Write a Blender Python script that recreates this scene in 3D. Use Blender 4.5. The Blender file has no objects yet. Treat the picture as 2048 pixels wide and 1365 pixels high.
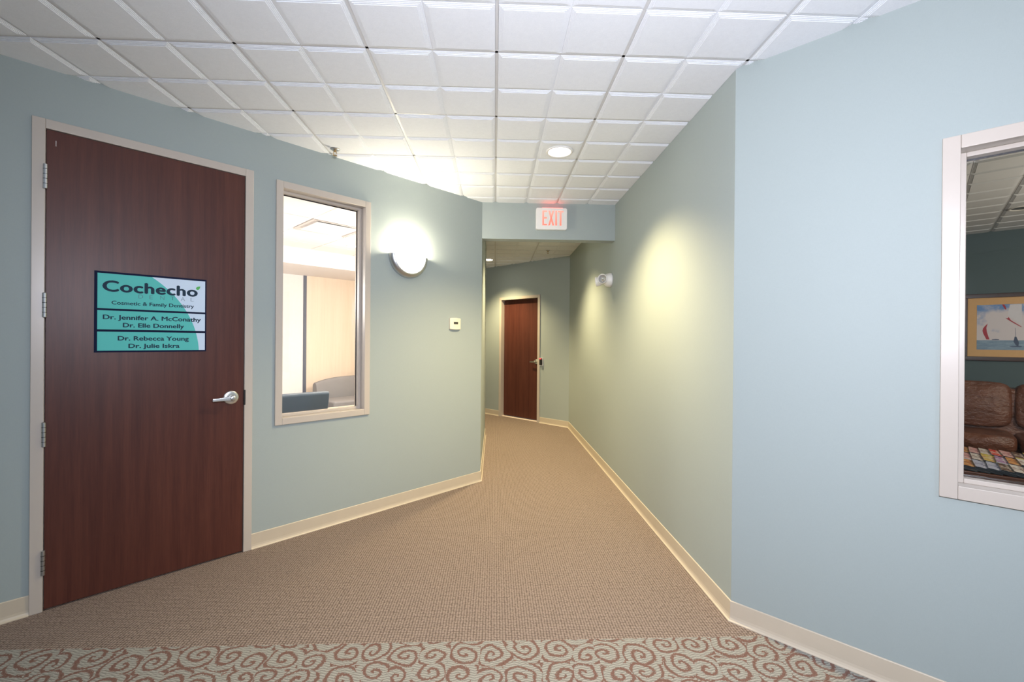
import bpy, bmesh, math, random
from mathutils import Matrix, Vector

SC = bpy.context.scene
COL = SC.collection
PI = math.pi

# ---------------------------------------------------------------- camera
F_PX, YAW, PIT, ROL, HC = 888.97, 0.03920, -0.00168, 0.00810, 1.3971


def cam_rows():
    def tr(P):
        X, Y, Z = P
        c, s = math.cos(YAW), math.sin(YAW)
        x, y = X * c - Y * s, X * s + Y * c
        c, s = math.cos(PIT), math.sin(PIT)
        d, z = y * c + Z * s, -y * s + Z * c
        c, s = math.cos(ROL), math.sin(ROL)
        return x * c + z * s, -x * s + z * c, d
    ex, ey, ez = tr((1, 0, 0)), tr((0, 1, 0)), tr((0, 0, 1))
    u = Vector((ex[0], ey[0], ez[0]))
    v = Vector((ex[1], ey[1], ez[1]))
    d = Vector((ex[2], ey[2], ez[2]))
    return u, v, d


cu, cv, cd = cam_rows()
camd = bpy.data.cameras.new('camera')
camd.sensor_width = 36.0
camd.sensor_fit = 'HORIZONTAL'
camd.lens = 36.0 * F_PX / 2048.0
camd.clip_start = 0.02
camd.clip_end = 100
cam = bpy.data.objects.new('camera', camd)
COL.objects.link(cam)
cam.matrix_world = Matrix(((cu.x, cv.x, -cd.x, 0), (cu.y, cv.y, -cd.y, 0), (cu.z, cv.z, -cd.z, HC), (0, 0, 0, 1)))
SC.camera = cam

# ---------------------------------------------------------------- world, exposure, large lights
w = bpy.data.worlds.new('world')
SC.world = w
w.use_nodes = True
w.node_tree.nodes['Background'].inputs[0].default_value = (0.9, 0.95, 1.0, 1)
w.node_tree.nodes['Background'].inputs[1].default_value = 0.05
vs = SC.view_settings
vs.view_transform = 'Standard'
vs.look = 'None'
vs.exposure = 0.95
vs.gamma = 1.0
vs.use_curve_mapping = False


def light(name, kind, loc, energy, color, aim=None, size=0.05, spot=None, blend=0.5, size_y=None):
    L = bpy.data.lights.new(name, kind)
    L.energy = energy
    L.color = color
    if kind == 'AREA':
        L.size = size
        if size_y:
            L.shape = 'RECTANGLE'
            L.size_y = size_y
    else:
        L.shadow_soft_size = size
    if kind == 'SPOT':
        L.spot_size = math.radians(spot)
        L.spot_blend = blend
    o = bpy.data.objects.new(name, L)
    COL.objects.link(o)
    o.location = loc
    if aim is not None:
        o.rotation_euler = (Vector(aim) - Vector(loc)).to_track_quat('-Z', 'Y').to_euler()
    return o


FLASH = (0.94, 0.96, 1.11)
WARM = (1.0, 0.79, 0.44)
# the photographer's flash, held above and a little right of the lens
light('flash_light', 'SPOT', (0.16, 0.0, 1.82), 150, FLASH, aim=(0.95, 3.0, 1.80), size=0.06, spot=179, blend=1.0)
# unseen fill panels added over the lobby behind the photographer
for lx, ly, le in ((-3.0, -0.9, 11), (1.9, -2.6, 38)):
    light('lobby_fill', 'AREA', (lx, ly, 2.72), le, (0.80, 0.96, 1.20), aim=(lx, ly, 0), size=0.9)

# ---------------------------------------------------------------- frames (X along the wall to the viewer's right, Y into the wall)
A = Vector((1.1956, 2.1817, 0))
B = Vector((-0.1311, 4.4043, 0))
D = Vector((-2.2836, 2.3503, 0))
FAR = Vector((1.1956, 7.0800, 0))
CH = 2.7655


def frame(o, x):
    x = Vector((x[0], x[1], 0)).normalized()
    return Matrix(((x.x, -x.y, 0, o.x), (x.y, x.x, 0, o.y), (0, 0, 1, o.z), (0, 0, 0, 1)))


LW = frame(D, (B - D))
RW = frame(A, (1, -1))
CW = frame(A, (0, -1))
HW = frame(Vector((0, B.y, 0)), (1, 0))
FW = frame(FAR, (1, -1))
RET = frame(B, (0, 1))
TURN = frame(Vector((-0.1311, 6.53, 0)), (-1, 1))
WORLD = Matrix.Identity(4)

# ---------------------------------------------------------------- materials
MATS = {}


class NT:
    def __init__(self, name):
        self.m = bpy.data.materials.new(name)
        self.m.use_nodes = True
        self.t = self.m.node_tree
        self.b = self.t.nodes['Principled BSDF']
        self.out = self.t.nodes['Material Output']

    def n(self, typ, **kw):
        nd = self.t.nodes.new('ShaderNode' + typ)
        for k, v in kw.items():
            if k == 'i':
                for a, b in v.items():
                    self.put(nd.inputs[a], b)
            else:
                setattr(nd, k, v)
        return nd

    def put(self, sock, v):
        if isinstance(v, bpy.types.NodeSocket):
            self.t.links.new(v, sock)
        else:
            sock.default_value = v

    def math(self, op, a, b=None, c=None):
        nd = self.n('Math', operation=op)
        self.put(nd.inputs[0], a)
        if b is not None:
            self.put(nd.inputs[1], b)
        if c is not None:
            self.put(nd.inputs[2], c)
        return nd.outputs[0]

    def mix(self, fac, a, b):
        nd = self.n('Mix', data_type='RGBA')
        self.put(nd.inputs['Factor'], fac)
        self.put(nd.inputs[6], a)
        self.put(nd.inputs[7], b)
        return nd.outputs[2]

    def coord(self, scale=(1, 1, 1), which='Object'):
        tc = self.n('TexCoord')
        mp = self.n('Mapping')
        mp.inputs['Scale'].default_value = scale
        self.t.links.new(tc.outputs[which], mp.inputs[0])
        return mp.outputs[0]

    def noise(self, vec, scale, detail=3, rough=0.5):
        nd = self.n('TexNoise')
        self.put(nd.inputs['Vector'], vec)
        nd.inputs['Scale'].default_value = scale
        nd.inputs['Detail'].default_value = detail
        nd.inputs['Roughness'].default_value = rough
        return nd.outputs['Fac']

    def bump(self, h, strength=0.3, dist=0.002):
        nd = self.n('Bump')
        nd.inputs['Strength'].default_value = strength
        nd.inputs['Distance'].default_value = dist
        self.put(nd.inputs['Height'], h)
        self.put(self.b.inputs['Normal'], nd.outputs[0])

    def base(self, c, rough=0.5, metal=0.0, spec=0.5):
        self.put(self.b.inputs['Base Color'], c)
        self.put(self.b.inputs['Roughness'], rough)
        self.b.inputs['Metallic'].default_value = metal
        self.b.inputs['Specular IOR Level'].default_value = spec


def c4(c):
    return (c[0], c[1], c[2], 1.0)


def srgb(r, g, b):
    def f(v):
        v /= 255.0
        return v / 12.92 if v <= 0.04045 else ((v + 0.055) / 1.055) ** 2.4
    return (f(r), f(g), f(b), 1.0)


def plain(name, col, rough=0.5, metal=0.0, spec=0.5, var=0.06, scale=30.0, bump=0.0):
    if name in MATS:
        return MATS[name]
    m = NT(name)
    v = m.coord()
    f = m.noise(v, scale)
    dark = tuple(x * (1 - var) for x in col[:3]) + (1,)
    lite = tuple(min(1, x * (1 + var)) for x in col[:3]) + (1,)
    m.base(m.mix(f, dark, lite), rough, metal, spec)
    if bump:
        m.bump(f, bump)
    MATS[name] = m.m
    return m.m


def emis(name, col, strength, base=None):
    m = NT(name)
    v = m.coord()
    f = m.noise(v, 4.0, 1)
    s = m.math('MULTIPLY_ADD', f, strength * 0.1, strength * 0.95)
    m.base(c4(base or col), 0.4)
    m.put(m.b.inputs['Emission Color'], c4(col))
    m.put(m.b.inputs['Emission Strength'], s)
    MATS[name] = m.m
    return m.m


def wall_mat(name, col, rough=0.62):
    # woven vinyl wallcovering: fine horizontal and vertical threads
    m = NT(name)
    v = m.coord()
    a = m.noise(m.coord((700, 700, 60)), 1.0, 2)
    b = m.noise(m.coord((60, 60, 700)), 1.0, 2)
    t = m.math('ADD', a, b)
    t = m.math('MULTIPLY', t, 0.5)
    big = m.noise(v, 1.3, 2)
    f = m.math('ADD', m.math('MULTIPLY', t, 0.8), m.math('MULTIPLY', big, 0.2))
    m.base(m.mix(f, tuple(x * 0.90 for x in col[:3]) + (1,), tuple(x * 1.10 for x in col[:3]) + (1,)), rough, 0, 0.4)
    m.bump(t, 0.12, 0.001)
    MATS[name] = m.m
    return m.m


def wood_mat(name, c1, c2, rough=0.32, along='z', scale=1.0, spec=0.5):
    m = NT(name)
    sc = {'z': (26, 26, 1.1), 'x': (1.1, 26, 26)}[along]
    v = m.coord(tuple(s * scale for s in sc))
    n1 = m.noise(v, 1.0, 5, 0.62)
    v2 = m.coord(tuple(s * 7 * scale for s in sc))
    n2 = m.noise(v2, 1.0, 3, 0.6)
    f = m.math('ADD', m.math('MULTIPLY', n1, 0.7), m.math('MULTIPLY', n2, 0.3))
    r = m.n('ValToRGB')
    m.put(r.inputs[0], f)
    r.color_ramp.elements[0].position = 0.34
    r.color_ramp.elements[0].color = c4(c1)
    r.color_ramp.elements[1].position = 0.68
    r.color_ramp.elements[1].color = c4(c2)
    m.base(r.outputs[0], rough, 0, spec)
    m.bump(n2, 0.05, 0.0006)
    MATS[name] = m.m
    return m.m


def glass_mat(name, tint=(0.96, 0.98, 0.97), refl=0.5):
    m = NT(name)
    tr = m.n('BsdfTransparent')
    tr.inputs[0].default_value = c4(tint)
    gl = m.n('BsdfGlossy')
    gl.inputs['Roughness'].default_value = 0.02
    f = m.n('Fresnel')
    f.inputs[0].default_value = 1.5
    smudge = m.noise(m.coord((3, 3, 2)), 1.5, 4)
    k = m.math('MULTIPLY', f.outputs[0], m.math('MULTIPLY_ADD', smudge, 0.3, 1.0))
    mx = m.n('MixShader')
    m.put(mx.inputs[0], k)
    m.t.links.new(tr.outputs[0], mx.inputs[1])
    m.t.links.new(gl.outputs[0], mx.inputs[2])
    m.t.links.new(mx.outputs[0], m.out.inputs[0])
    MATS[name] = m.m
    return m.m


def tile_mat():
    m = NT('ceiling_tile_white')
    v = m.coord()
    n = m.noise(v, 160.0, 4, 0.7)
    n2 = m.noise(v, 40.0, 3, 0.6)
    f = m.math('ADD', m.math('MULTIPLY', n, 0.6), m.math('MULTIPLY', n2, 0.4))
    m.base(m.mix(f, (0.70, 0.725, 0.75, 1), (0.86, 0.885, 0.915, 1)), 0.75, 0, 0.3)
    m.bump(f, 0.25, 0.002)
    return m.m


def carpet_plain_mat():
    m = NT('carpet_brown_loop')
    v = m.coord()
    vo = m.n('TexVoronoi')
    m.put(vo.inputs['Vector'], m.coord((1.0, 1.15, 0.0)))
    vo.inputs['Scale'].default_value = 72.0
    vo.inputs['Randomness'].default_value = 0.22
    d = vo.outputs['Distance']
    tone = m.noise(v, 260.0, 2)
    wear = m.noise(v, 0.9, 3)
    h = m.n('MapRange', interpolation_type='SMOOTHSTEP', i={0: d, 1: 0.25, 2: 0.62, 3: 1.0, 4: 0.0}).outputs[0]
    col = m.mix(m.math('MULTIPLY_ADD', tone, 0.35, m.math('MULTIPLY', h, 0.65)), (0.068, 0.049, 0.040, 1), (0.375, 0.302, 0.258, 1))
    col = m.mix(m.math('MULTIPLY', wear, 0.35), col, (0.18, 0.135, 0.105, 1))
    m.base(col, 0.95, 0, 0.1)
    m.bump(h, 0.7, 0.004)
    return m.m


def carpet_scroll_mat():
    m = NT('carpet_scroll_pattern')
    v = m.coord((1, 1, 0))
    warp = m.n('TexNoise')
    m.put(warp.inputs['Vector'], v)
    warp.inputs['Scale'].default_value = 9.0
    warp.inputs['Detail'].default_value = 1.0
    off = m.n('VectorMath', operation='MULTIPLY_ADD')
    m.put(off.inputs[0], warp.outputs['Color'])
    off.inputs[1].default_value = (0.05, 0.05, 0)
    m.put(off.inputs[2], v)
    p = off.outputs[0]
    vo = m.n('TexVoronoi', voronoi_dimensions='2D')
    m.put(vo.inputs['Vector'], p)
    vo.inputs['Scale'].default_value = 7.6
    vo.inputs['Randomness'].default_value = 0.55
    rel = m.n('VectorMath', operation='SUBTRACT')
    m.put(rel.inputs[0], p)
    m.put(rel.inputs[1], vo.outputs['Position'])
    sp = m.n('SeparateXYZ')
    m.put(sp.inputs[0], rel.outputs[0])
    ln = m.n('VectorMath', operation='LENGTH')
    m.put(ln.inputs[0], rel.outputs[0])
    r = ln.outputs['Value']
    ang = m.math('ARCTAN2', sp.outputs[1], sp.outputs[0])
    sc = m.n('SeparateColor')
    m.put(sc.inputs[0], vo.outputs['Color'])
    sgn = m.math('MULTIPLY_ADD', m.math('GREATER_THAN', sc.outputs[0], 0.4), 2.0, -1.0)
    ph = m.math('ADD', m.math('DIVIDE', r, 0.040), m.math('MULTIPLY', sgn, m.math('DIVIDE', ang, 2 * PI)))
    ph = m.math('ADD', ph, sc.outputs[1])
    fr = m.math('FRACT', ph)
    dist = m.math('ABSOLUTE', m.math('SUBTRACT', fr, 0.5))
    yarn = m.noise(v, 115.0, 2, 0.7)
    thr = m.math('MULTIPLY_ADD', yarn, 0.75, -0.20)
    line = m.math('LESS_THAN', dist, thr)
    # herringbone-like loop rows on the ground colour
    chv = m.math('PINGPONG', m.math('MULTIPLY', m.n('SeparateXYZ', i={0: v}).outputs[0], 42.0), 1.0)
    row = m.math('FRACT', m.math('MULTIPLY_ADD', chv, 0.6, m.math('MULTIPLY', m.n('SeparateXYZ', i={0: v}).outputs[1], 75.0)))
    g = m.mix(m.math('MULTIPLY_ADD', row, 0.6, m.math('MULTIPLY', yarn, 0.4)), (0.085, 0.082, 0.070, 1), (0.42, 0.41, 0.365, 1))
    b = m.mix(yarn, (0.065, 0.030, 0.024, 1), (0.24, 0.145, 0.115, 1))
    m.base(m.mix(line, g, b), 0.95, 0, 0.1)
    m.bump(m.math('ADD', row, yarn), 0.5, 0.003)
    return m.m


def fabric_mat(name, c1, c2, scale=400.0, rough=0.9):
    m = NT(name)
    v = m.coord()
    n = m.noise(v, scale, 2)
    n2 = m.noise(v, 8.0, 2)
    m.base(m.mix(m.math('MULTIPLY_ADD', n, 0.8, m.math('MULTIPLY', n2, 0.2)), c4(c1), c4(c2)), rough, 0, 0.2)
    m.bump(n, 0.4, 0.002)
    MATS[name] = m.m
    return m.m


def leather_mat():
    m = NT('brown_leather')
    v = m.coord()
    crease = m.noise(m.coord((3, 3, 5)), 1.7, 4, 0.62)
    grain = m.noise(v, 180.0, 2)
    m.base(m.mix(crease, (0.060, 0.022, 0.013, 1), (0.27, 0.105, 0.060, 1)), 0.34, 0, 0.55)
    m.bump(m.math('ADD', m.math('MULTIPLY', crease, 5.0), m.math('MULTIPLY', grain, 0.25)), 0.7, 0.012)
    return m.m


def sign_face_mat():
    # flat print: pale blue-white with one big teal disc
    m = NT('sign_print')
    tc = m.n('TexCoord')
    sp = m.n('SeparateXYZ')
    m.t.links.new(tc.outputs['Object'], sp.inputs[0])
    dx = m.math('SUBTRACT', sp.outputs[0], 0.099)
    dz = m.math('SUBTRACT', sp.outputs[2], 1.298)
    rr = m.math('SQRT', m.math('ADD', m.math('MULTIPLY', dx, dx), m.math('MULTIPLY', dz, dz)))
    inside = m.math('LESS_THAN', rr, 0.550)
    m.base(m.mix(inside, (0.62, 0.74, 0.86, 1), (0.105, 0.52, 0.47, 1)), 0.6, 0, 0.2)
    return m.m


def painting_mat():
    # watercolour: cloudy sky above, blue sea below (flat print, local metres)
    m = NT('seascape_print')
    tc = m.n('TexCoord')
    sp = m.n('SeparateXYZ')
    m.t.links.new(tc.outputs['Object'], sp.inputs[0])
    v = tc.outputs['Object']
    cl = m.noise(v, 6.0, 5, 0.6)
    r = m.n('ValToRGB')
    m.put(r.inputs[0], m.math('ADD', cl, m.math('MULTIPLY', m.math('SUBTRACT', sp.outputs[2], 1.66), 0.9)))
    r.color_ramp.elements[0].position = 0.50
    r.color_ramp.elements[0].color = (0.72, 0.66, 0.68, 1)
    r.color_ramp.elements[1].position = 0.72
    r.color_ramp.elements[1].color = (0.16, 0.30, 0.58, 1)
    wv = m.noise(m.coord((14, 14, 70)), 1.0, 4, 0.7)
    sea = m.mix(wv, (0.06, 0.14, 0.26, 1), (0.42, 0.55, 0.66, 1))
    m.base(m.mix(m.math('LESS_THAN', sp.outputs[2], 1.442), r.outputs[0], sea), 0.5, 0, 0.3)
    return m.m


def cover_mat(name, c1, c2, c3):
    m = NT(name)
    v = m.coord((1, 1, 0))
    vo = m.n('TexVoronoi', distance='CHEBYCHEV')
    m.put(vo.inputs['Vector'], v)
    vo.inputs['Scale'].default_value = 42.0
    s = m.n('SeparateColor')
    m.put(s.inputs[0], vo.outputs['Color'])
    c = m.mix(m.math('GREATER_THAN', s.outputs[0], 0.55), c4(c1), c4(c2))
    c = m.mix(m.math('GREATER_THAN', s.outputs[1], 0.72), c, c4(c3))
    m.base(c, 0.3, 0, 0.5)
    return m.m


M_WALL = wall_mat('sage_wallcovering', (0.338, 0.386, 0.372))
M_TILE = tile_mat()
M_TEE = plain('white_tee_metal', (0.60, 0.60, 0.60), 0.35, 0.0, 0.5, 0.03)
M_BASE = plain('cream_vinyl_base', (0.55, 0.475, 0.365), 0.42, 0, 0.45, 0.04, 12)
M_FRAME = plain('taupe_metal_frame', (0.50, 0.445, 0.385), 0.34, 0, 0.5, 0.03, 5)
M_CARPET = carpet_plain_mat()
M_SCROLL = carpet_scroll_mat()
M_DOOR = wood_mat('mahogany_veneer', (0.058, 0.0165, 0.0118), (0.102, 0.032, 0.0205), 0.40, spec=0.35)
M_CHROME = plain('satin_chrome', (0.72, 0.72, 0.70), 0.28, 1.0, 0.5, 0.05)
M_STEEL = plain('brushed_steel', (0.55, 0.56, 0.56), 0.35, 1.0, 0.5, 0.05)
M_GLASS = glass_mat('window_glass')
M_NAVY = plain('sign_navy', (0.010, 0.014, 0.040), 0.75, 0, 0.1)
M_SIGN = sign_face_mat()
M_INK = plain('sign_ink_slate', (0.022, 0.042, 0.068), 0.7, 0, 0.15)
M_INK2 = plain('sign_ink_thin_grey', (0.07, 0.13, 0.17), 0.5)
M_LEAF = plain('sign_leaf_green', (0.07, 0.42, 0.07), 0.5)
M_WHITE = plain('white_plastic', (0.80, 0.79, 0.76), 0.38, 0, 0.5, 0.02)
M_CREAM = plain('ivory_plastic', (0.78, 0.70, 0.56), 0.42, 0, 0.5, 0.02)
M_BLACK = plain('black_plastic', (0.015, 0.015, 0.016), 0.35)
M_LCD = plain('lcd_grey', (0.055, 0.055, 0.045), 0.2)
M_BRASS = plain('dull_brass', (0.55, 0.38, 0.19), 0.35, 1.0)

# ---------------------------------------------------------------- mesh helpers


class MB:
    def __init__(self):
        self.v = []
        self.f = []

    def box(self, x0, x1, y0, y1, z0, z1):
        n = len(self.v)
        for z in (z0, z1):
            for x, y in ((x0, y0), (x1, y0), (x1, y1), (x0, y1)):
                self.v.append((x, y, z))
        self.f += [tuple(n + i for i in q) for q in ((3, 2, 1, 0), (4, 5, 6, 7), (0, 1, 5, 4), (1, 2, 6, 5), (2, 3, 7, 6), (3, 0, 4, 7))]
        return self

    def prism(self, poly, a0, a1, axis='z'):
        # poly: counter-clockwise 2-D outline; axis 'z' -> (x,y), 'y' -> (x,z), 'x' -> (y,z)
        n = len(self.v)
        k = len(poly)
        for a in (a0, a1):
            for p, q in poly:
                self.v.append({'z': (p, q, a), 'y': (p, a, q), 'x': (a, p, q)}[axis])
        self.f.append(tuple(n + i for i in reversed(range(k))))
        self.f.append(tuple(n + k + i for i in range(k)))
        for i in range(k):
            j = (i + 1) % k
            self.f.append((n + i, n + j, n + k + j, n + k + i))
        return self

    def grid(self, rows, closed=False, cap=False):
        n = len(self.v)
        k = len(rows[0])
        for r in rows:
            self.v += [tuple(p) for p in r]
        for i in range(len(rows) - 1):
            for j in range(k if closed else k - 1):
                jj = (j + 1) % k
                self.f.append((n + i * k + j, n + i * k + jj, n + (i + 1) * k + jj, n + (i + 1) * k + j))
        if cap:
            self.f.append(tuple(n + j for j in reversed(range(k))))
            self.f.append(tuple(n + (len(rows) - 1) * k + j for j in range(k)))
        return self

    def lathe(self, prof, o=(0, 0, 0), axis='z', seg=32):
        # prof: list of (radius, height along axis)
        rows = []
        for r, h in prof:
            row = []
            for i in range(seg):
                a = 2 * PI * i / seg
                c, s = r * math.cos(a), r * math.sin(a)
                p = {'z': (c, s, h), 'y': (c, h, s), 'x': (h, c, s)}[axis]
                row.append((o[0] + p[0], o[1] + p[1], o[2] + p[2]))
            rows.append(row)
        return self.grid(rows, closed=True, cap=True)

    def tube(self, pts, r, seg=12):
        rows = []
        for i, p in enumerate(pts):
            p = Vector(p)
            a = Vector(pts[max(i - 1, 0)])
            b = Vector(pts[min(i + 1, len(pts) - 1)])
            t = (b - a).normalized()
            up = Vector((0, 0, 1)) if abs(t.z) < 0.9 else Vector((1, 0, 0))
            u = t.cross(up).normalized()
            w_ = u.cross(t)
            rr = r[i] if isinstance(r, (list, tuple)) else r
            rows.append([p + u * rr * math.cos(2 * PI * k / seg) + w_ * rr * math.sin(2 * PI * k / seg) for k in range(seg)])
        return self.grid(rows, closed=True, cap=True)

    def build(self, name, mat, parent=None, fr=None, smooth=False, bevel=0.0, seg=2, auto=None):
        me = bpy.data.meshes.new(name)
        me.from_pydata(self.v, [], self.f)
        bm = bmesh.new()
        bm.from_mesh(me)
        bmesh.ops.recalc_face_normals(bm, faces=bm.faces)
        bm.to_mesh(me)
        bm.free()
        me.materials.append(mat)
        if smooth:
            for p in me.polygons:
                p.use_smooth = True
        o = bpy.data.objects.new(name, me)
        COL.objects.link(o)
        if parent is not None:
            o.parent = parent
        if fr is not None:
            o.matrix_local = fr
        if bevel:
            md = o.modifiers.new('bevel', 'BEVEL')
            md.width = bevel
            md.segments = seg
            md.limit_method = 'ANGLE'
            md.angle_limit = math.radians(40)
            me.polygons.foreach_set('use_smooth', [True] * len(me.polygons))
            wn = o.modifiers.new('wn', 'WEIGHTED_NORMAL')
            wn.keep_sharp = True
        return o


def tag(o, label, cat, group=None, kind=None):
    o['label'] = label
    o['category'] = cat
    if group:
        o['group'] = group
    if kind:
        o['kind'] = kind
    return o


def thing(name, label, cat, fr=None, group=None, kind=None):
    o = bpy.data.objects.new(name, None)
    o.empty_display_size = 0.1
    COL.objects.link(o)
    if fr is not None:
        o.matrix_world = fr
    return tag(o, label, cat, group, kind)


def at(fr, x, y, z):
    return fr @ Matrix.Translation((x, y, z))


def rrect(x0, x1, z0, z1, r, n=5):
    pts = []
    for cx, cz, a0 in ((x1 - r, z0 + r, -PI / 2), (x1 - r, z1 - r, 0), (x0 + r, z1 - r, PI / 2), (x0 + r, z0 + r, PI)):
        for i in range(n + 1):
            a = a0 + (PI / 2) * i / n
            pts.append((cx + r * math.cos(a), cz + r * math.sin(a)))
    return pts


def wall(name, fr, s0, s1, z0, z1, th, openings, label, mat):
    mb = MB()
    cuts = sorted({s0, s1} | {v for o in openings for v in o[:2]})
    for a, b in zip(cuts, cuts[1:]):
        mid = (a + b) / 2
        hole = [o for o in openings if o[0] < mid < o[1]]
        if not hole:
            mb.box(a, b, 0, th, z0, z1)
        else:
            h = hole[0]
            if h[2] > z0:
                mb.box(a, b, 0, th, z0, h[2])
            if h[3] < z1:
                mb.box(a, b, 0, th, h[3], z1)
    o = mb.build(name, mat, fr=fr)
    return tag(o, label, 'wall', kind='structure')


def baseboard(name, fr, segs, label, m0=0.0, m1=0.0, mat=None):
    # vinyl cove base: thin sheet with a toe that flares onto the carpet
    prof = [(0.0, 0.0), (-0.017, 0.0), (-0.017, 0.004), (-0.011, 0.009), (-0.0075, 0.018), (-0.006, 0.03), (-0.006, 0.098), (-0.004, 0.1005), (0.0, 0.1005)]
    mb = MB()
    for a, b, ma, mbb in segs:
        rows = [[(a + ma * (-y), y, z) for y, z in prof], [(b - mbb * (-y), y, z) for y, z in prof]]
        mb.grid(rows, closed=True, cap=True)
    return tag(mb.build(name, mat or M_BASE, fr=fr), label, 'baseboard', kind='structure')


# ---------------------------------------------------------------- floor
floor = MB().box(-7, 8, 2.06, 11, -0.06, 0).build('floor', M_CARPET)
tag(floor, 'brown loop pile carpet running down the corridor', 'floor', kind='structure')
MB().box(-7, 8, -5, 2.06, -0.06, 0.001).build('patterned_carpet', M_SCROLL, floor)['label'] = 'grey-green carpet border with brown scrolls'

# ---------------------------------------------------------------- walls of hall and corridor
WT = 0.14
DOOR = (-0.050, 0.945, 0.0, 2.500)
WIN1 = (1.083, 1.780, 0.800, 2.482)
WIN2 = (0.747, 1.660, 0.810, 2.186)
FDOOR = (-1.560, -0.600, 0.0, 2.176)


def inset(o, d, bottom=True):
    return (o[0] + d, o[1] - d, o[2] + (d if bottom else 0), o[3] - d)


ZT = 2.80
wall('wall_left', LW, -2.6, 2.9753, 0, ZT, WT, [inset(DOOR, 0.02, False), inset(WIN1, 0.02)], 'sage wall holding the sign door and the lounge window', M_WALL)
wall('wall_right', RW, 0, 3.6, 0, ZT, WT, [inset(WIN2, 0.02)], 'pale sage wall in the right foreground with the waiting room window', M_WALL)
wall('wall_corridor_right', CW, -4.90, 0, 0, ZT, WT, [], 'long sage wall on the right side of the corridor', M_WALL)
tag(MB().box(-0.20, 1.25, 0, 0.120, 2.402, ZT).build('wall_header', M_WALL, fr=HW), 'dropped sage bulkhead across the corridor carrying the exit sign', 'wall', kind='structure')
tag(MB().box(0, 2.126, 0, WT, 0, ZT).build('wall_corridor_left', M_WALL, fr=RET), 'narrow sage return wall on the left of the corridor opening', 'wall', kind='structure')
wall('wall_far', FW, -5.2, 0, 0, ZT, WT, [inset(FDOOR, 0.02, False)], 'angled sage wall with a door at the corridor end', M_WALL)
wall('wall_turn', frame(Vector((-0.1311, 6.53, 0)) + Vector((-3.6, 3.6, 0)), (1, -1)) @ Matrix.Translation((0, -WT, 0)), 0, 5.09, 0, ZT, WT, [], 'hidden sage wall where the corridor bends left', M_WALL)
tag(MB().box(-2.0, 0.8, 0, WT, 0, ZT).build('wall_corridor_end', M_WALL, fr=frame(Vector((-2.6, 9.9, 0)), (1, 1))), 'sage wall closing the bent corridor out of sight', 'wall', kind='structure')
# lobby behind the photographer
tag(MB().box(-4.3, -4.16, -4.0, 0.62, 0, ZT).build('wall_lobby_left', M_WALL), 'sage lobby wall left of the photographer', 'wall', kind='structure')
tag(MB().box(3.72, 3.86, -4.0, -0.30, 0, ZT).build('wall_lobby_right', M_WALL), 'sage lobby wall right of the photographer', 'wall', kind='structure')
tag(MB().box(-4.3, 3.86, -4.14, -4.0, 0, ZT).build('wall_lobby_back', M_WALL), 'sage lobby wall behind the photographer', 'wall', kind='structure')

t8 = math.tan(math.radians(22.5))
baseboard('baseboard_left', LW, [(-2.6, DOOR[0], 0, 0), (DOOR[1], 2.9753, 0, -t8)], 'cream vinyl cove base along the sign door wall')
baseboard('baseboard_right', RW, [(0, 3.6, -t8, 0)], 'cream vinyl cove base along the right foreground wall')
baseboard('baseboard_corridor_right', CW, [(-4.90, 0, 0.4, -t8)], 'cream vinyl cove base along the long corridor wall')
baseboard('baseboard_far', FW, [(-5.2, FDOOR[0], 0, 0), (FDOOR[1], 0, 0, 0.4)], 'cream vinyl cove base along the far angled wall')
baseboard('baseboard_corridor_left', frame(B, (0, 1)), [(0, 2.126, -t8, 0)], 'cream vinyl cove base on the narrow return wall')

# ---------------------------------------------------------------- ceilings
S = 0.3048
GX, GY = -0.001, 2.117
TEE_W = 0.014
STEP = [(0.000, 0.0040), (0.000, 0.0000), (0.006, 0.0000), (0.006, -0.0020), (0.0125, -0.0020), (0.0125, -0.0042), (0.019, -0.0042), (0.019, -0.0065)]


def tile_mesh():
    # 2 ft lay-in tile scored into four squares, each square standing proud on stepped edges
    mb = MB()
    T = 2 * S
    e = TEE_W / 2 + 0.001
    for cx in (0, 1):
        for cy in (0, 1):
            x0 = (e if cx == 0 else S + 0.004)
            x1 = (S - 0.004 if cx == 0 else T - e)
            y0 = (e if cy == 0 else S + 0.004)
            y1 = (S - 0.004 if cy == 0 else T - e)
            rows = []
            for i, z in STEP:
                rows.append([(x0 + i, y0 + i, z), (x0 + i, y1 - i, z), (x1 - i, y1 - i, z), (x1 - i, y0 + i, z)])
            mb.grid(rows, closed=True)
            n = len(mb.v)
            mb.f.append((n - 4, n - 3, n - 2, n - 1))
    # bottom of the scored cross
    mb.box(e, T - e, S - 0.004, S + 0.004, 0.0040, 0.007)
    mb.box(S - 0.0045, S + 0.0045, e, T - e, 0.0041, 0.007)
    mb.box(e - 0.004, T - e + 0.004, e - 0.004, T - e + 0.004, 0.006, 0.016)
    me = bpy.data.meshes.new('ceiling_tile')
    me.from_pydata(mb.v, [], mb.f)
    me.materials.append(M_TILE)
    return me


TILE = tile_mesh()


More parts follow.
